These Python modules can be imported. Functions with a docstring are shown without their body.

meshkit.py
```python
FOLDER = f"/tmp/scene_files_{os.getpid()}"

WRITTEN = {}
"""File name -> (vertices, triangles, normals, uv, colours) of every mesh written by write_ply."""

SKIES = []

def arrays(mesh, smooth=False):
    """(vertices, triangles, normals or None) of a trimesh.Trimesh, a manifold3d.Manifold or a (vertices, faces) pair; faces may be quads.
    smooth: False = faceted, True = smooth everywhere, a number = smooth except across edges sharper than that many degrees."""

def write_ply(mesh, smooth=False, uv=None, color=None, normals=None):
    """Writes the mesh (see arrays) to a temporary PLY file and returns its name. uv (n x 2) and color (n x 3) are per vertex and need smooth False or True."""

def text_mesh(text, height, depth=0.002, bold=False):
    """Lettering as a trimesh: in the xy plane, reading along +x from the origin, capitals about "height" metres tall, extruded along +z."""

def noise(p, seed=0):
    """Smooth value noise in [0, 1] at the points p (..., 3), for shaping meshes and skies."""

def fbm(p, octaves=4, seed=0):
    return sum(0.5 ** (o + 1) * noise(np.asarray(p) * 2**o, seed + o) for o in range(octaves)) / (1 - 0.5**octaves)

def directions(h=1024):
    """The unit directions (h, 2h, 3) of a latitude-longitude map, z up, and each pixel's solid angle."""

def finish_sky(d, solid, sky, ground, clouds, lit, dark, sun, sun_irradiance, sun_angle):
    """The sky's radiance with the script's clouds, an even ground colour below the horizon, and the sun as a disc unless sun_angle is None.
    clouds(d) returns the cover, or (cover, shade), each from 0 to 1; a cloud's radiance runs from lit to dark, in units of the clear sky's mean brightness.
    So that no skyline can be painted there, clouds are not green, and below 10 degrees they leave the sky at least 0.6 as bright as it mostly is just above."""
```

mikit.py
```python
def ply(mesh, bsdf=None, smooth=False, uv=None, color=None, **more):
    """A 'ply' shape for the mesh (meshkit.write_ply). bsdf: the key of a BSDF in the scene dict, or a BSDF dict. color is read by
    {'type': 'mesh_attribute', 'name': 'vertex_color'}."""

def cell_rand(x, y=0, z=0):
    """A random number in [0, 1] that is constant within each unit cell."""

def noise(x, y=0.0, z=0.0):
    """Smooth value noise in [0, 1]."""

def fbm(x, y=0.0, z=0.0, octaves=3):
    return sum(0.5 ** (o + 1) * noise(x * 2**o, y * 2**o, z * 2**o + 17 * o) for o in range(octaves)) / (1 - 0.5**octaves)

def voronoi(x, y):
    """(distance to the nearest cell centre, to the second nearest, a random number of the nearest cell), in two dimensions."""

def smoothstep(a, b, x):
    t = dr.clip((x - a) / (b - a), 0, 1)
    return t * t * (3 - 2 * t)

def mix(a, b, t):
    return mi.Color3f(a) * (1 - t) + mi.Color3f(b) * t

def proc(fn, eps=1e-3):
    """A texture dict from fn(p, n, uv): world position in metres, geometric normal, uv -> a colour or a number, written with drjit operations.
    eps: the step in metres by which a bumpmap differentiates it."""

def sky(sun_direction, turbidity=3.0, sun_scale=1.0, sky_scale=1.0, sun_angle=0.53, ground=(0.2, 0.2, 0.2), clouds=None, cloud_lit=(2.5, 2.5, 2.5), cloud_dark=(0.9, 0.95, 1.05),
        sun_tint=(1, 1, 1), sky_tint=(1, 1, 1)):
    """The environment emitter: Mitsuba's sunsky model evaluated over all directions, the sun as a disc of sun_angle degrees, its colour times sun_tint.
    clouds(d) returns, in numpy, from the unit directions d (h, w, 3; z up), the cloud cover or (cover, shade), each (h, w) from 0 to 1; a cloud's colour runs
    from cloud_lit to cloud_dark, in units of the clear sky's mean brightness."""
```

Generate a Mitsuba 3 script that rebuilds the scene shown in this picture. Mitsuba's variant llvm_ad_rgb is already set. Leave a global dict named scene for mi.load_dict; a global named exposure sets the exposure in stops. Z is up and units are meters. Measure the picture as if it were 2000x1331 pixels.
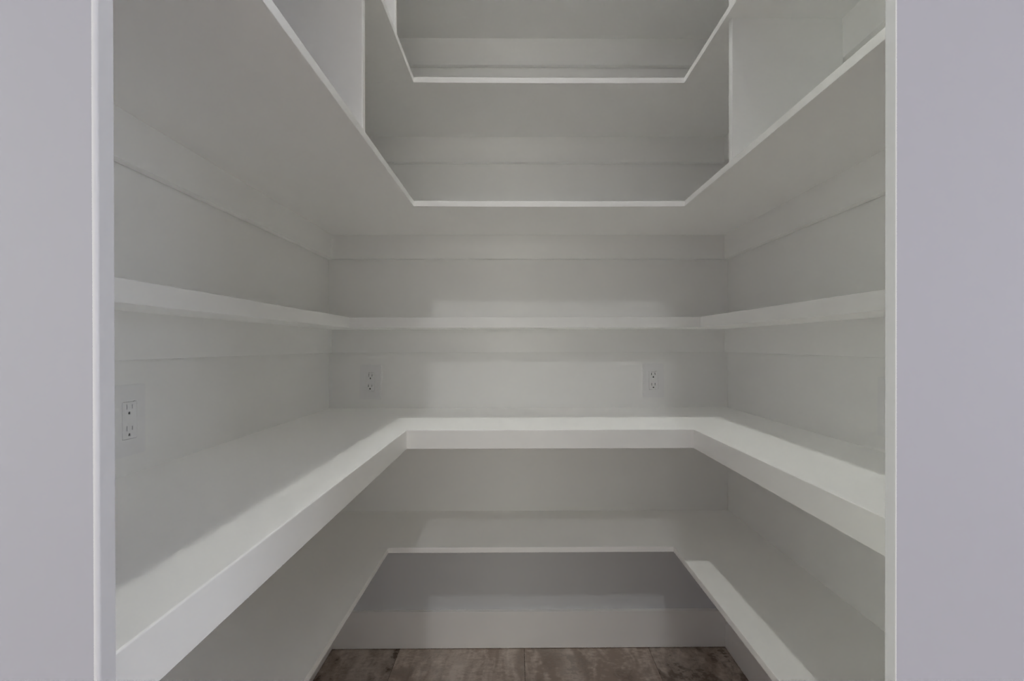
import math
import numpy as np
import trimesh
import mitsuba as mi
import mikit
import meshkit
from shapely.geometry import Polygon
import shapely

# ------------------------------------------------------------------ camera, lights, exposure
S = 1.04                      # metres per survey unit
H = 1.129                     # eye height above the floor (m)
EXPOSURE = 0.0
exposure = EXPOSURE
T = mi.ScalarTransform4f

scene = {'type': 'scene'}
labels = {}

YAW, PITCH, ROLL, FPX, CX, CY = 0.0074, -0.003, -0.0016, 970.0, 1015.97, 679.4
fwd = np.array([math.sin(YAW) * math.cos(PITCH), math.cos(YAW) * math.cos(PITCH), math.sin(PITCH)])
right = np.array([math.cos(YAW), -math.sin(YAW), 0.0])
up = np.cross(right, fwd)
up = math.cos(ROLL) * up - math.sin(ROLL) * right
scene['camera'] = {
    'type': 'perspective', 'fov_axis': 'x', 'fov': math.degrees(2 * math.atan(1000.0 / FPX)),
    'near_clip': 0.02, 'far_clip': 100.0,
    'principal_point_offset_x': (1000.0 - CX) / 2000.0,
    'principal_point_offset_y': (665.5 - CY) / 1331.0,
    'to_world': T().look_at(origin=[0, 0, H], target=[float(fwd[0]), float(fwd[1]), H + float(fwd[2])], up=[float(v) for v in up]),
}

CEIL = 3.74
# lamps: x, y, z (m), radius, radiance
PANTRY_LAMP = (-0.035, 0.975, CEIL - 0.012, 0.034, (1120.0, 1130.0, 1080.0))
HALL_LAMPS = [(-0.20, -2.08, CEIL - 0.012, 0.09, (305.0, 305.0, 310.0))]
# daylight at the windows of the outer room; the left one is added
WINDOW_RIGHT = (2.4, 2.58, 3.05)
FILL_WINDOW_LEFT = (2.35, 2.52, 2.1)  # added, unseen window that brightens the right wall of the pantry
WINDOW_REAR = (2.7, 2.66, 2.45)
#@@

# ------------------------------------------------------------------ materials
def rgb(*c):
    return {'type': 'rgb', 'value': list(c)}

def paint(c, rough, spec=0.5):
    return {'type': 'twosided', 'b': {'type': 'principled', 'base_color': rgb(*c), 'roughness': rough, 'specular': spec}}


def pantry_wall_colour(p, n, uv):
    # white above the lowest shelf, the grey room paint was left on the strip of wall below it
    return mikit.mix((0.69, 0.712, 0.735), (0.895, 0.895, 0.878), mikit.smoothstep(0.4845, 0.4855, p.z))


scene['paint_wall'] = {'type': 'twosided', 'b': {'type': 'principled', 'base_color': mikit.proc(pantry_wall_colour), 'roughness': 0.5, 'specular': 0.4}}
scene['paint_shelf'] = paint((0.91, 0.91, 0.893), 0.36, 0.5)
scene['paint_trim'] = paint((0.91, 0.91, 0.898), 0.38, 0.5)
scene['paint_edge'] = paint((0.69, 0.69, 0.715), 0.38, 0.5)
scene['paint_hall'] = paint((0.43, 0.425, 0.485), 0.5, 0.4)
scene['paint_ceiling'] = paint((0.89, 0.89, 0.87), 0.9, 0.2)
scene['outlet_plastic'] = paint((0.86, 0.86, 0.86), 0.30, 0.5)
scene['slot_dark'] = paint((0.006, 0.006, 0.006), 0.8, 0.05)
scene['dark_gap'] = paint((0.05, 0.04, 0.035), 0.8, 0.2)
scene['lamp_metal'] = paint((0.75, 0.75, 0.74), 0.4, 0.5)


def plank_colour(p, n, uv):
    # uv.x: a number per plank, uv.y its darkness; distressed grey brown wood look
    k = uv.x * 37.0
    x, y = p.x, p.y
    warp = (mikit.fbm(x * 9, y * 9, k, octaves=2) - 0.5) * 0.06
    grain = mikit.fbm((x + warp) * 60 + k, y * 9 + k * 3, k, octaves=4)
    streak = mikit.fbm((x + warp) * 15 + k * 2, y * 3.5 + k, k + 5, octaves=3)
    blot = mikit.fbm((x + warp) * 13 + k, y * 9 + k, k + 9, octaves=5)
    fleck = mikit.fbm(x * 70 + k, y * 110 + k, k + 3, octaves=3)
    t = 0.45 * streak + 0.3 * grain + 0.25 * fleck
    c = mikit.mix((0.42, 0.335, 0.28), (0.76, 0.67, 0.60), mikit.smoothstep(0.36, 0.64, t))
    dark = mikit.smoothstep(0.47, 0.62, blot) * (0.3 + 0.7 * mikit.smoothstep(0.42, 0.58, fleck * 0.5 + grain * 0.5))
    c = c * (1.0 - 0.30 * uv.y)
    return mikit.mix(c, (0.10, 0.066, 0.045), dark * (0.25 + 0.7 * uv.y))


scene['plank_wood'] = {'type': 'twosided', 'b': {'type': 'principled', 'base_color': mikit.proc(plank_colour), 'roughness': 0.5, 'specular': 0.35}}

# ------------------------------------------------------------------ helpers
def U(v):
    """survey coordinates -> metres"""
    v = np.asarray(v, float) * S
    v[..., 2] += H
    return v

def ZW(z):
    return z * S + H

def put(key, mesh, bsdf, smooth=35, **kw):
    base, i = key, 0
    while key in scene:
        i += 1
        key = f'{base}_{i:03d}'
    scene[key] = mikit.ply(mesh, bsdf, smooth=smooth, **kw)
    return key

def thing(name, label, category, group=None):
    key, i = name, 0
    while key in labels:
        i += 1
        key = f'{name}_{i:03d}'
    labels[key] = {'label': label, 'category': category}
    if group:
        labels[key]['group'] = group
    return key

def structure(name, mesh, bsdf, label=None, smooth=35):
    put(name, mesh, bsdf, smooth)
    labels[name] = {'kind': 'structure'}
    if label:
        labels[name]['label'] = label

def box(x0, x1, y0, y1, z0, z1):
    m = trimesh.creation.box((x1 - x0, y1 - y0, z1 - z0))
    m.apply_translation(((x0 + x1) / 2, (y0 + y1) / 2, (z0 + z1) / 2))
    return m

def rounded(pts, radii, n=5):
    """polygon whose corner i is rounded by radii[i]"""
    out, N = [], len(pts)
    for i in range(N):
        p, r = np.array(pts[i], float), radii[i]
        if r <= 0:
            out.append(tuple(p)); continue
        a, b = np.array(pts[i - 1], float) - p, np.array(pts[(i + 1) % N], float) - p
        a /= np.linalg.norm(a); b /= np.linalg.norm(b)
        half = math.acos(np.clip(a @ b, -1, 1)) / 2
        d = r / math.tan(half)
        c = p + (a + b) / np.linalg.norm(a + b) * r / math.sin(half)
        s, e = p + a * d - c, p + b * d - c
        t0 = math.atan2(s[1], s[0]); t1 = math.atan2(e[1], e[0])
        dt = (t1 - t0 + math.pi) % (2 * math.pi) - math.pi
        for k in range(n + 1):
            t = t0 + dt * k / n
            out.append((c[0] + r * math.cos(t), c[1] + r * math.sin(t)))
    return out

def extrude(pts, h0, h1, axis, cuts=1):
    """2-D outline pushed along an axis. axis 'z': pts are (x,y); 'y': (x,z); 'x': (y,z)"""
    pts = np.array(pts, float)
    area = 0.5 * np.sum(pts[:, 0] * np.roll(pts[:, 1], -1) - np.roll(pts[:, 0], -1) * pts[:, 1])
    if area < 0:
        pts = pts[::-1]
    n = len(pts)
    hs = np.linspace(h0, h1, cuts + 1)
    rings = []
    for h in hs:
        if axis == 'z':
            rings.append(np.column_stack([pts, np.full(n, h)]))
        elif axis == 'y':
            rings.append(np.column_stack([pts[:, 0], np.full(n, h), pts[:, 1]]))
        else:
            rings.append(np.column_stack([np.full(n, h), pts]))
    v = np.vstack(rings)
    tri = trimesh.creation.triangulate_polygon(Polygon(pts), engine='earcut')
    tv, tf = tri
    # map the triangulation's vertices to ours
    idx = np.array([np.argmin(((pts - q) ** 2).sum(1)) for q in tv])
    cap = idx[tf]
    f = []
    for k in range(cuts):
        for i in range(n):
            j = (i + 1) % n
            a, b, c, d = k * n + i, k * n + j, (k + 1) * n + j, (k + 1) * n + i
            f += [[a, b, c], [a, c, d]]
    f = np.array(f)
    f = np.vstack([f, cap[:, ::-1], cap + cuts * n])
    m = trimesh.Trimesh(v, f, process=False)
    if m.volume < 0:
        m.invert()
    return m

# ------------------------------------------------------------------ survey of the pantry
XL, XR, YB = -0.6763, 0.7637, 1.7924
YF = 0.355                     # back face of the front panel
SILL = 0.362                   # shelves start just behind it
TC = 0.0183                    # cleat thickness
Z0 = -1.0858                   # floor

def WX(x): return x * S

# ------------------------------------------------------------------ room: floor
FX0, FX1, FY0, FY1 = -2.6, 3.0, -7.2, YB * S
structure('floor', box(FX0, FX1, FY0, FY1 + 0.1, -0.08, -0.0035), 'dark_gap', 'grey brown wood look plank floor of the pantry')
PW, PGAP = 0.464, 0.0006
seam0 = 0.026 * S
rng = np.random.default_rng(7)
darkness = {-2: 1.0, -1: 0.2, 0: 0.25, 1: 0.75}  # tone per plank; the last one also has shadow painted into it
k0 = int(math.floor((FX0 - seam0) / PW)) + 1
k1 = int(math.floor((FX1 - seam0) / PW)) - 1
for k in range(k0, k1 + 1):
    x0 = seam0 + k * PW
    cuts = [FY1 - 0.0] if -2 <= k <= 1 else [0.36]
    y = cuts[0]
    off = rng.uniform(0.3, 1.1) if not -2 <= k <= 1 else rng.uniform(0.9, 1.2)
    ys = [y]
    y -= off
    while y > FY0:
        ys.append(y); y -= 1.22
    ys.append(FY0)
    for a, b in zip(ys[1:], ys[:-1]):
        c = 0.0008
        prof = [(x0 + PGAP, -0.0035), (x0 + PW - PGAP, -0.0035), (x0 + PW - PGAP, -c), (x0 + PW - PGAP - c, 0), (x0 + PGAP + c, 0), (x0 + PGAP, -c)]
        m = extrude(prof, a + PGAP, b - PGAP, 'y')
        uv = np.tile([rng.uniform(), darkness.get(k, rng.uniform(0.1, 0.6))], (len(m.vertices), 1))
        put('floor__plank', m, 'plank_wood', smooth=False, uv=uv)

# ------------------------------------------------------------------ room: walls and ceiling
wt = 0.1
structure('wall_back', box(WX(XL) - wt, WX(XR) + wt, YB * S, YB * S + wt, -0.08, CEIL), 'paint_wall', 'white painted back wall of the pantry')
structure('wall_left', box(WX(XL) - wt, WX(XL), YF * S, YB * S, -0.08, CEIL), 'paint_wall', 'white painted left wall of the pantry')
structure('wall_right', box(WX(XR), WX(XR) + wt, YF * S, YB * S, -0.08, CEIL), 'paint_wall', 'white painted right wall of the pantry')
structure('ceiling', box(FX0 - 0.1, FX1 + 0.1, FY0 - 0.1, YB * S + wt, CEIL, CEIL + 0.1), 'paint_ceiling')

# front panel: stiles beside the opening, thin panelled front beyond them
JL, JR = -0.2853, 0.2648       # edges of the opening (survey units), set from the picture
FT = 0.0185                    # thickness
HEAD = 2.46
FL, FR = 0.0150, 0.0100            # how far the two faces stand in front
TL, TR = 0.0031, 0.0008        # the white edge strips are this wide, the grey wall begins beyond them
pl = rounded([(JL, YF), (JL, YF - FL), (JL - TL, YF - FL), (JL - TL, YF)], [0.0006, 0.0026, 0.0, 0], 8)
pr = rounded([(JR, YF), (JR, YF - FR), (JR + TR, YF - FR), (JR + TR, YF)], [0.0004, 0.0006, 0.0, 0], 8)
structure('trim_1', extrude(np.array(pl) * S, 0.0, HEAD, 'z'), 'paint_edge', 'white edge strip with a rounded corner at the left side of the opening')
structure('trim_2', extrude(np.array(pr) * S, 0.0, HEAD, 'z'), 'paint_edge', 'white edge strip with a rounded corner at the right side of the opening')
yf0, yf1 = (YF - FT) * S, YF * S
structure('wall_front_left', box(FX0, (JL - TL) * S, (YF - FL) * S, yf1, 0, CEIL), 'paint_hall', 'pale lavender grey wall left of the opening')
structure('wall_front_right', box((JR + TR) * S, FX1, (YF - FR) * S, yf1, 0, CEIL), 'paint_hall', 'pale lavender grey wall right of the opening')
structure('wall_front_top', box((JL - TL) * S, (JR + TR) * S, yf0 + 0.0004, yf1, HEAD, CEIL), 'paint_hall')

def glazed_wall(name, window, along, face, out, lo, hi, w0, w1, z0, z1, radiance):
    """a wall of the outer room with a two-light window; along: 'x' or 'y', face: where its inner face stands, out: +1/-1 outwards"""
    def bx(a, b, d0, d1, c0, c1):
        d0, d1 = sorted((face + out * d0, face + out * d1))
        return box(a, b, d0, d1, c0, c1) if along == 'x' else box(d0, d1, a, b, c0, c1)
    cat = trimesh.util.concatenate
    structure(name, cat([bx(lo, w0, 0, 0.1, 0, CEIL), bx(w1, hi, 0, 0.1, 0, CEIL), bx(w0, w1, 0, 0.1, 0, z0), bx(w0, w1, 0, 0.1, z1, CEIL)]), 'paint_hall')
    fr, wm = 0.05, (w0 + w1) / 2
    structure(window, cat([bx(w0, w0 + fr, 0.02, 0.08, z0, z1), bx(w1 - fr, w1, 0.02, 0.08, z0, z1), bx(wm - fr / 2, wm + fr / 2, 0.02, 0.08, z0, z1),
                           bx(w0 + fr, w1 - fr, 0.02, 0.08, z0, z0 + fr), bx(w0 + fr, w1 - fr, 0.02, 0.08, z1 - fr, z1)]), 'paint_trim')
    for a, b in ((w0 + fr, wm - fr / 2), (wm + fr / 2, w1 - fr)):
        d = face + out * 0.05
        q = [(a, z0 + fr), (b, z0 + fr), (b, z1 - fr), (a, z1 - fr)]
        v = np.array([[u, d, z] if along == 'x' else [d, u, z] for u, z in q])
        pane = trimesh.Trimesh(v, [[0, 1, 2], [0, 2, 3]], process=False)
        if pane.face_normals[0][1 if along == 'x' else 0] * out > 0:
            pane.invert()
        put(window + '__pane', pane, 'lamp_metal', smooth=False, emitter={'type': 'area', 'radiance': rgb(*radiance)})

glazed_wall('wall_hall_right', 'window_1', 'y', FX1, 1, FY0, yf1, -2.3, -0.3, 0.25, 2.55, WINDOW_RIGHT)
glazed_wall('wall_hall_left', 'window_2', 'y', FX0, -1, FY0, yf1, -2.3, -0.3, 0.25, 2.55, FILL_WINDOW_LEFT)  # its window is added as fill light for the right pantry wall
glazed_wall('wall_hall_rear', 'window_3', 'x', FY0, -1, FX0 - 0.1, FX1 + 0.1, -1.9, 2.0, 0.25, 2.55, WINDOW_REAR)

# baseboards
TB, ZBT = 0.0154, -0.952
def base_profile(w, flip):
    """(offset from wall, z) outline"""
    return rounded([(0, Z0 + 0.0028), (TB, Z0 + 0.0028), (TB, ZBT - 0.0008), (TB - 0.0012, ZBT), (0, ZBT + 0.0002)], [0, 0.0006, 0.001, 0.001, 0], 3)
bp = np.array(base_profile(0, 0))
m = extrude(np.column_stack([(YB - bp[:, 0]) * S, ZW(bp[:, 1])]), WX(XL), WX(XR), 'x')
structure('baseboard_back', m, 'paint_trim', 'white baseboard along the back wall')
m = extrude(np.column_stack([(XL + bp[:, 0]) * S, ZW(bp[:, 1])]), YF * S, (YB - TB) * S, 'y')
structure('baseboard_left', m, 'paint_trim', 'white baseboard along the left wall')
m = extrude(np.column_stack([(XR - bp[:, 0]) * S, ZW(bp[:, 1])]), YF * S, (YB - TB) * S, 'y')
structure('baseboard_right', m, 'paint_trim', 'white baseboard along the right wall')

# ------------------------------------------------------------------ shelves
def no_tilt(x, y):
    return 0 * x

def arm_profile(x_wall, x_edge, zb, zt, r):
    return rounded([(x_wall, zb), (x_edge, zb), (x_edge, zt), (x_wall, zt)], [0, r, r, 0], 4)

def finish(m, tilt):
    v = np.array(m.vertices)
    v[:, 2] += tilt(v[:, 0], v[:, 1])
    return trimesh.Trimesh(U(v), m.faces, process=False)

def u_shelf(key, zb, zt, dl, dr, db, cleat=None, cleats=None, r=0.0012, tilt=no_tilt):
    ye = YB - db
    put(key + '__board', finish(extrude(arm_profile(XL, XL + dl, zb, zt, r), SILL, ye, 'y', 12), tilt), 'paint_shelf')
    put(key + '__board', finish(extrude(arm_profile(XR, XR - dr, zb, zt, r), SILL, ye, 'y', 12), tilt), 'paint_shelf')
    put(key + '__board', finish(extrude(arm_profile(YB, ye, zb, zt, r), XL, XR, 'x', 24), tilt), 'paint_shelf')
    for side, label in (cleats or {}).items():
        # battens screwed to the walls that carry the shelf; the gap behind is added to draw a shadow line
        rr, G, zc = 0.0008, 0.0014, cleat
        if side == 'back':
            m = extrude(rounded([(YB - G, zc), (YB - TC, zc), (YB - TC, zb), (YB - G, zb)], [0, rr, 0, 0], 3), XL, XR, 'x', 24)
        elif side == 'left':
            m = extrude(rounded([(XL + G, zc), (XL + TC, zc), (XL + TC, zb), (XL + G, zb)], [0, rr, 0, 0], 3), SILL, YB - TC, 'y', 12)
        else:
            m = extrude(rounded([(XR - G, zc), (XR - TC, zc), (XR - TC, zb), (XR - G, zb)], [0, rr, 0, 0], 3), SILL, YB - TC, 'y', 12)
        put(thing('shelf_cleat', label, 'shelf cleat'), finish(m, tilt), 'paint_shelf')

def sag(x, y):
    """the long back span of an upper shelf hangs a little in its middle"""
    t = np.clip((x - (XL + 0.386)) / ((XR - 0.286) - (XL + 0.386)), 0, 1)
    s = np.clip((y - 1.25) / 0.15, 0, 1) * np.clip((YB - y) / 0.3, 0, 1)
    return -0.0015 * 4 * t * (1 - t) * s

def floating_tilt(x, y):
    return -0.0028 * np.clip((x - 0.45) / 0.1, 0, 1) * np.clip((1.6 - y) / 0.8, 0, 1)

def counter_tilt(x, y):
    return 0.0018 * np.clip((x - 0.42) / 0.05, 0, 1) * np.clip((1.32 - y) / 0.67, 0, 1.4)

low = thing('pantry_shelf', 'lowest white U-shaped shelf, below the countertop and just above the plank floor', 'shelf')
u_shelf(low, -0.6117, -0.5956, 0.2964, 0.2986, 0.3243)

# countertop with a deep front edge
ct = thing('countertop', 'white U-shaped countertop with a deep front edge, at waist height below the outlets', 'countertop')
zb, zt = -0.2741, -0.2232
dl, dr, db, ft, bt = 0.3837, 0.2899, 0.468, 0.018, 0.018
ye = YB - db
rr = 0.0022
put(ct + '__board', finish(box(XL, XL + dl - ft, SILL, ye + ft, zt - bt, zt), counter_tilt), 'paint_shelf')
put(ct + '__board', finish(extrude([(XR, zt - bt), (XR - dr + ft, zt - bt), (XR - dr + ft, zt), (XR, zt)], SILL, ye + ft, 'y', 12), counter_tilt), 'paint_shelf')
put(ct + '__board', finish(box(XL, XR, ye + ft, YB, zt - bt, zt), counter_tilt), 'paint_shelf')
def edge_profile(a, b):
    return rounded([(a, zb), (b, zb), (b, zt), (a, zt)], [0, 0.001, rr, 0], 5)
put(ct + '__front_edge', finish(extrude(edge_profile(XL + dl - ft, XL + dl), SILL, ye, 'y', 12), counter_tilt), 'paint_shelf')
put(ct + '__front_edge', finish(extrude(edge_profile(XR - dr + ft, XR - dr), SILL, ye, 'y', 12), counter_tilt), 'paint_shelf')
put(ct + '__front_edge', finish(extrude(edge_profile(ye + ft, ye), XL + dl - ft, XR - dr + ft, 'x', 12), counter_tilt), 'paint_shelf')

nar = thing('pantry_shelf', 'narrow white U-shaped shelf with a thick edge, right above the wall outlets', 'shelf')
u_shelf(nar, 0.060, 0.095, 0.133, 0.163, 0.173, cleat=-0.0231, r=0.0015, tilt=floating_tilt, cleats={
    'back': 'white cleat along the back wall under the narrow shelf, just above the two outlets',
    'left': 'white cleat along the left wall under the narrow shelf',
    'right': 'white cleat along the right wall under the narrow shelf'})

s3 = thing('pantry_shelf', 'wide white U-shaped shelf directly above the narrow thick-edged shelf', 'shelf')
u_shelf(s3, 0.3969, 0.413, 0.3861, 0.286, 0.3817, cleat=0.3119, tilt=sag, cleats={
    'back': 'white cleat along the back wall under the wide shelf, above the narrow shelf',
    'left': 'white cleat along the left wall under the wide shelf, above the narrow shelf',
    'right': 'white cleat along the right wall under the wide shelf, above the narrow shelf'})

s2 = thing('pantry_shelf', 'wide white U-shaped shelf crossing the top of the photo, carried by two upright dividers', 'shelf')
u_shelf(s2, 0.7476, 0.7635, 0.3861, 0.286, 0.3817, cleat=0.6567, tilt=sag, cleats={
    'back': 'white cleat along the back wall behind the two dividers, under the upper wide shelf',
    'right': 'white cleat on the right wall in front of the right divider, by the top edge'})

s1 = thing('pantry_shelf', 'topmost white shelf, seen only from below at the upper edge of the photo', 'shelf')
u_shelf(s1, 1.098, 1.114, 0.3861, 0.286, 0.3817, cleat=1.003, cleats={'back': 'white cleat on the back wall under the topmost shelf, near the top edge'})

# upright dividers between the wide shelves
def divider(x_wall, x_edge, y0, y1, z0, z1, label):
    key = thing('shelf_divider', label, 'shelf divider')
    m = extrude(rounded([(x_wall, y0), (x_edge, y0), (x_edge, y1), (x_wall, y1)], [0, 0.002, 0.002, 0], 4), z0, z1, 'z')
    put(key, finish(m, no_tilt), 'paint_shelf')

divider(XL + TC, -0.304, 0.988, 1.005, 0.413, 0.7476, 'left upright white divider standing on the wide shelf above the narrow one')
divider(XR - TC, 0.492, 1.130, 1.148, 0.413, 0.7476, 'right upright white divider standing on the wide shelf above the narrow one')
divider(XL + TC, -0.304, 1.256, 1.273, 0.7635, 1.098, 'left divider on the upper wide shelf, a sliver at the top edge')
divider(XR - TC, 0.492, 1.130, 1.148, 0.7635, 1.098, 'right divider on the upper wide shelf, a tiny corner at the top edge')

# ------------------------------------------------------------------ outlets
def outlet(label, origin, ux, tilt):
    """origin on the wall (survey units, centre), ux the direction that reads left to right, normal towards the room"""
    key = thing('wall_outlet', label, 'outlet')
    ux = np.array(ux, float); uz = np.array([0, 0, 1.0]); n = np.cross(ux, uz)      # towards the viewer
    o = U(np.array(origin, float))
    c, s = math.cos(tilt), math.sin(tilt)
    a, b = c * ux - s * uz, s * ux + c * uz

    def place(m):
        v = np.array(m.vertices)
        w = o + v[:, :1] * a + v[:, 1:2] * b + v[:, 2:3] * n
        out = trimesh.Trimesh(w, m.faces, process=False)
        if out.volume < 0:
            out.invert()
        return out

    pw, ph, dw, dh = 0.079, 0.1285, 0.0330, 0.0666
    g = 0.0005
    # plate with an opening, its outer edge bevelled
    outer = Polygon(rounded([(-pw / 2, -ph / 2), (pw / 2, -ph / 2), (pw / 2, ph / 2), (-pw / 2, ph / 2)], [0.003] * 4, 4))
    hole = Polygon(rounded([(-dw / 2 - g, -dh / 2 - g), (dw / 2 + g, -dh / 2 - g), (dw / 2 + g, dh / 2 + g), (-dw / 2 - g, dh / 2 + g)], [0.0012] * 4, 3))
    lo = trimesh.creation.extrude_polygon(outer.difference(hole), 0.0035, engine='earcut')
    hi = trimesh.creation.extrude_polygon(outer.buffer(-0.0018).difference(hole), 0.0020, engine='earcut')
    hi.apply_translation((0, 0, 0.0033))
    put(key + '__cover_plate', place(trimesh.util.concatenate([lo, hi])), 'outlet_plastic', smooth=False)
    put(key + '__recess', place(box(-dw / 2 - g, dw / 2 + g, -dh / 2 - g, dh / 2 + g, 0.0, 0.0028)), 'slot_dark', smooth=False)
    # receptacle face with real slots cut into it
    face = Polygon(rounded([(-dw / 2, -dh / 2), (dw / 2, -dh / 2), (dw / 2, dh / 2), (-dw / 2, dh / 2)], [0.001] * 4, 3))
    cut = []
    for cy in (0.0195, -0.0195):
        cut.append(shapely.box(-0.0063 - 0.0011, cy + 0.0005, -0.0063 + 0.0011, cy + 0.0100))
        cut.append(shapely.box(0.0063 - 0.0011, cy + 0.0010, 0.0063 + 0.0011, cy + 0.0088))
        d = shapely.Point(0.0, cy - 0.0062).buffer(0.0027, quad_segs=6)
        cut.append(d.union(shapely.box(-0.0027, cy - 0.0085, 0.0027, cy - 0.0062)))
    m = trimesh.creation.extrude_polygon(face.difference(shapely.union_all(cut)), 0.0026, engine='earcut')
    m.apply_translation((0, 0, 0.0029))
    f = put(key + '__receptacle', place(m), 'outlet_plastic', smooth=False)
    labels[f] = {'label': 'rectangular double socket face'}
    for q in cut:
        g2 = q.buffer(0.0002)
        m = trimesh.creation.extrude_polygon(g2, 0.0010, engine='earcut')
        m.apply_translation((0, 0, 0.0021))
        put(f + '__slot', place(m), 'slot_dark', smooth=False)

OZ = -0.1277
def back_x(px):     # picture column -> x on the back wall
    u = (px - CX) / FPX
    return (u + YAW) * YB

outlet('white double outlet on the back wall, left of the two there', (back_x(724.3), YB, OZ), (1, 0, 0), math.radians(1.6))
outlet('white double outlet on the back wall, right of the two there', (back_x(1276.0), YB, OZ + 0.003), (1, 0, 0), math.radians(-0.8))
outlet('white double outlet on the left wall beside the left edge of the opening', (XL, 0.866, OZ), (0, 1, 0), 0.0)
outlet('outlet on the right wall, only its plate edge showing beside the right stile', (XR, 1.002, OZ), (0, -1, 0), 0.0)

# ------------------------------------------------------------------ lamps
def downlight(x, y, z, rad, radiance, label):
    key = thing('ceiling_light', label, 'ceiling light')
    ring = trimesh.creation.annulus(r_min=rad, r_max=rad + 0.02, height=0.014, sections=48)
    ring.apply_translation((x, y, CEIL - 0.007))
    put(key + '__trim_ring', ring, 'lamp_metal')
    disc = trimesh.creation.cylinder(radius=rad, height=0.004, sections=40)
    disc.apply_translation((x, y, z + 0.003))
    scene[key + '__lens'] = mikit.ply(disc, 'lamp_metal', emitter={'type': 'area', 'radiance': rgb(*radiance)})

downlight(*PANTRY_LAMP, 'small round recessed light in the pantry ceiling above the shelves')
for h in HALL_LAMPS:
    downlight(*h, 'round recessed light in the ceiling outside the pantry')
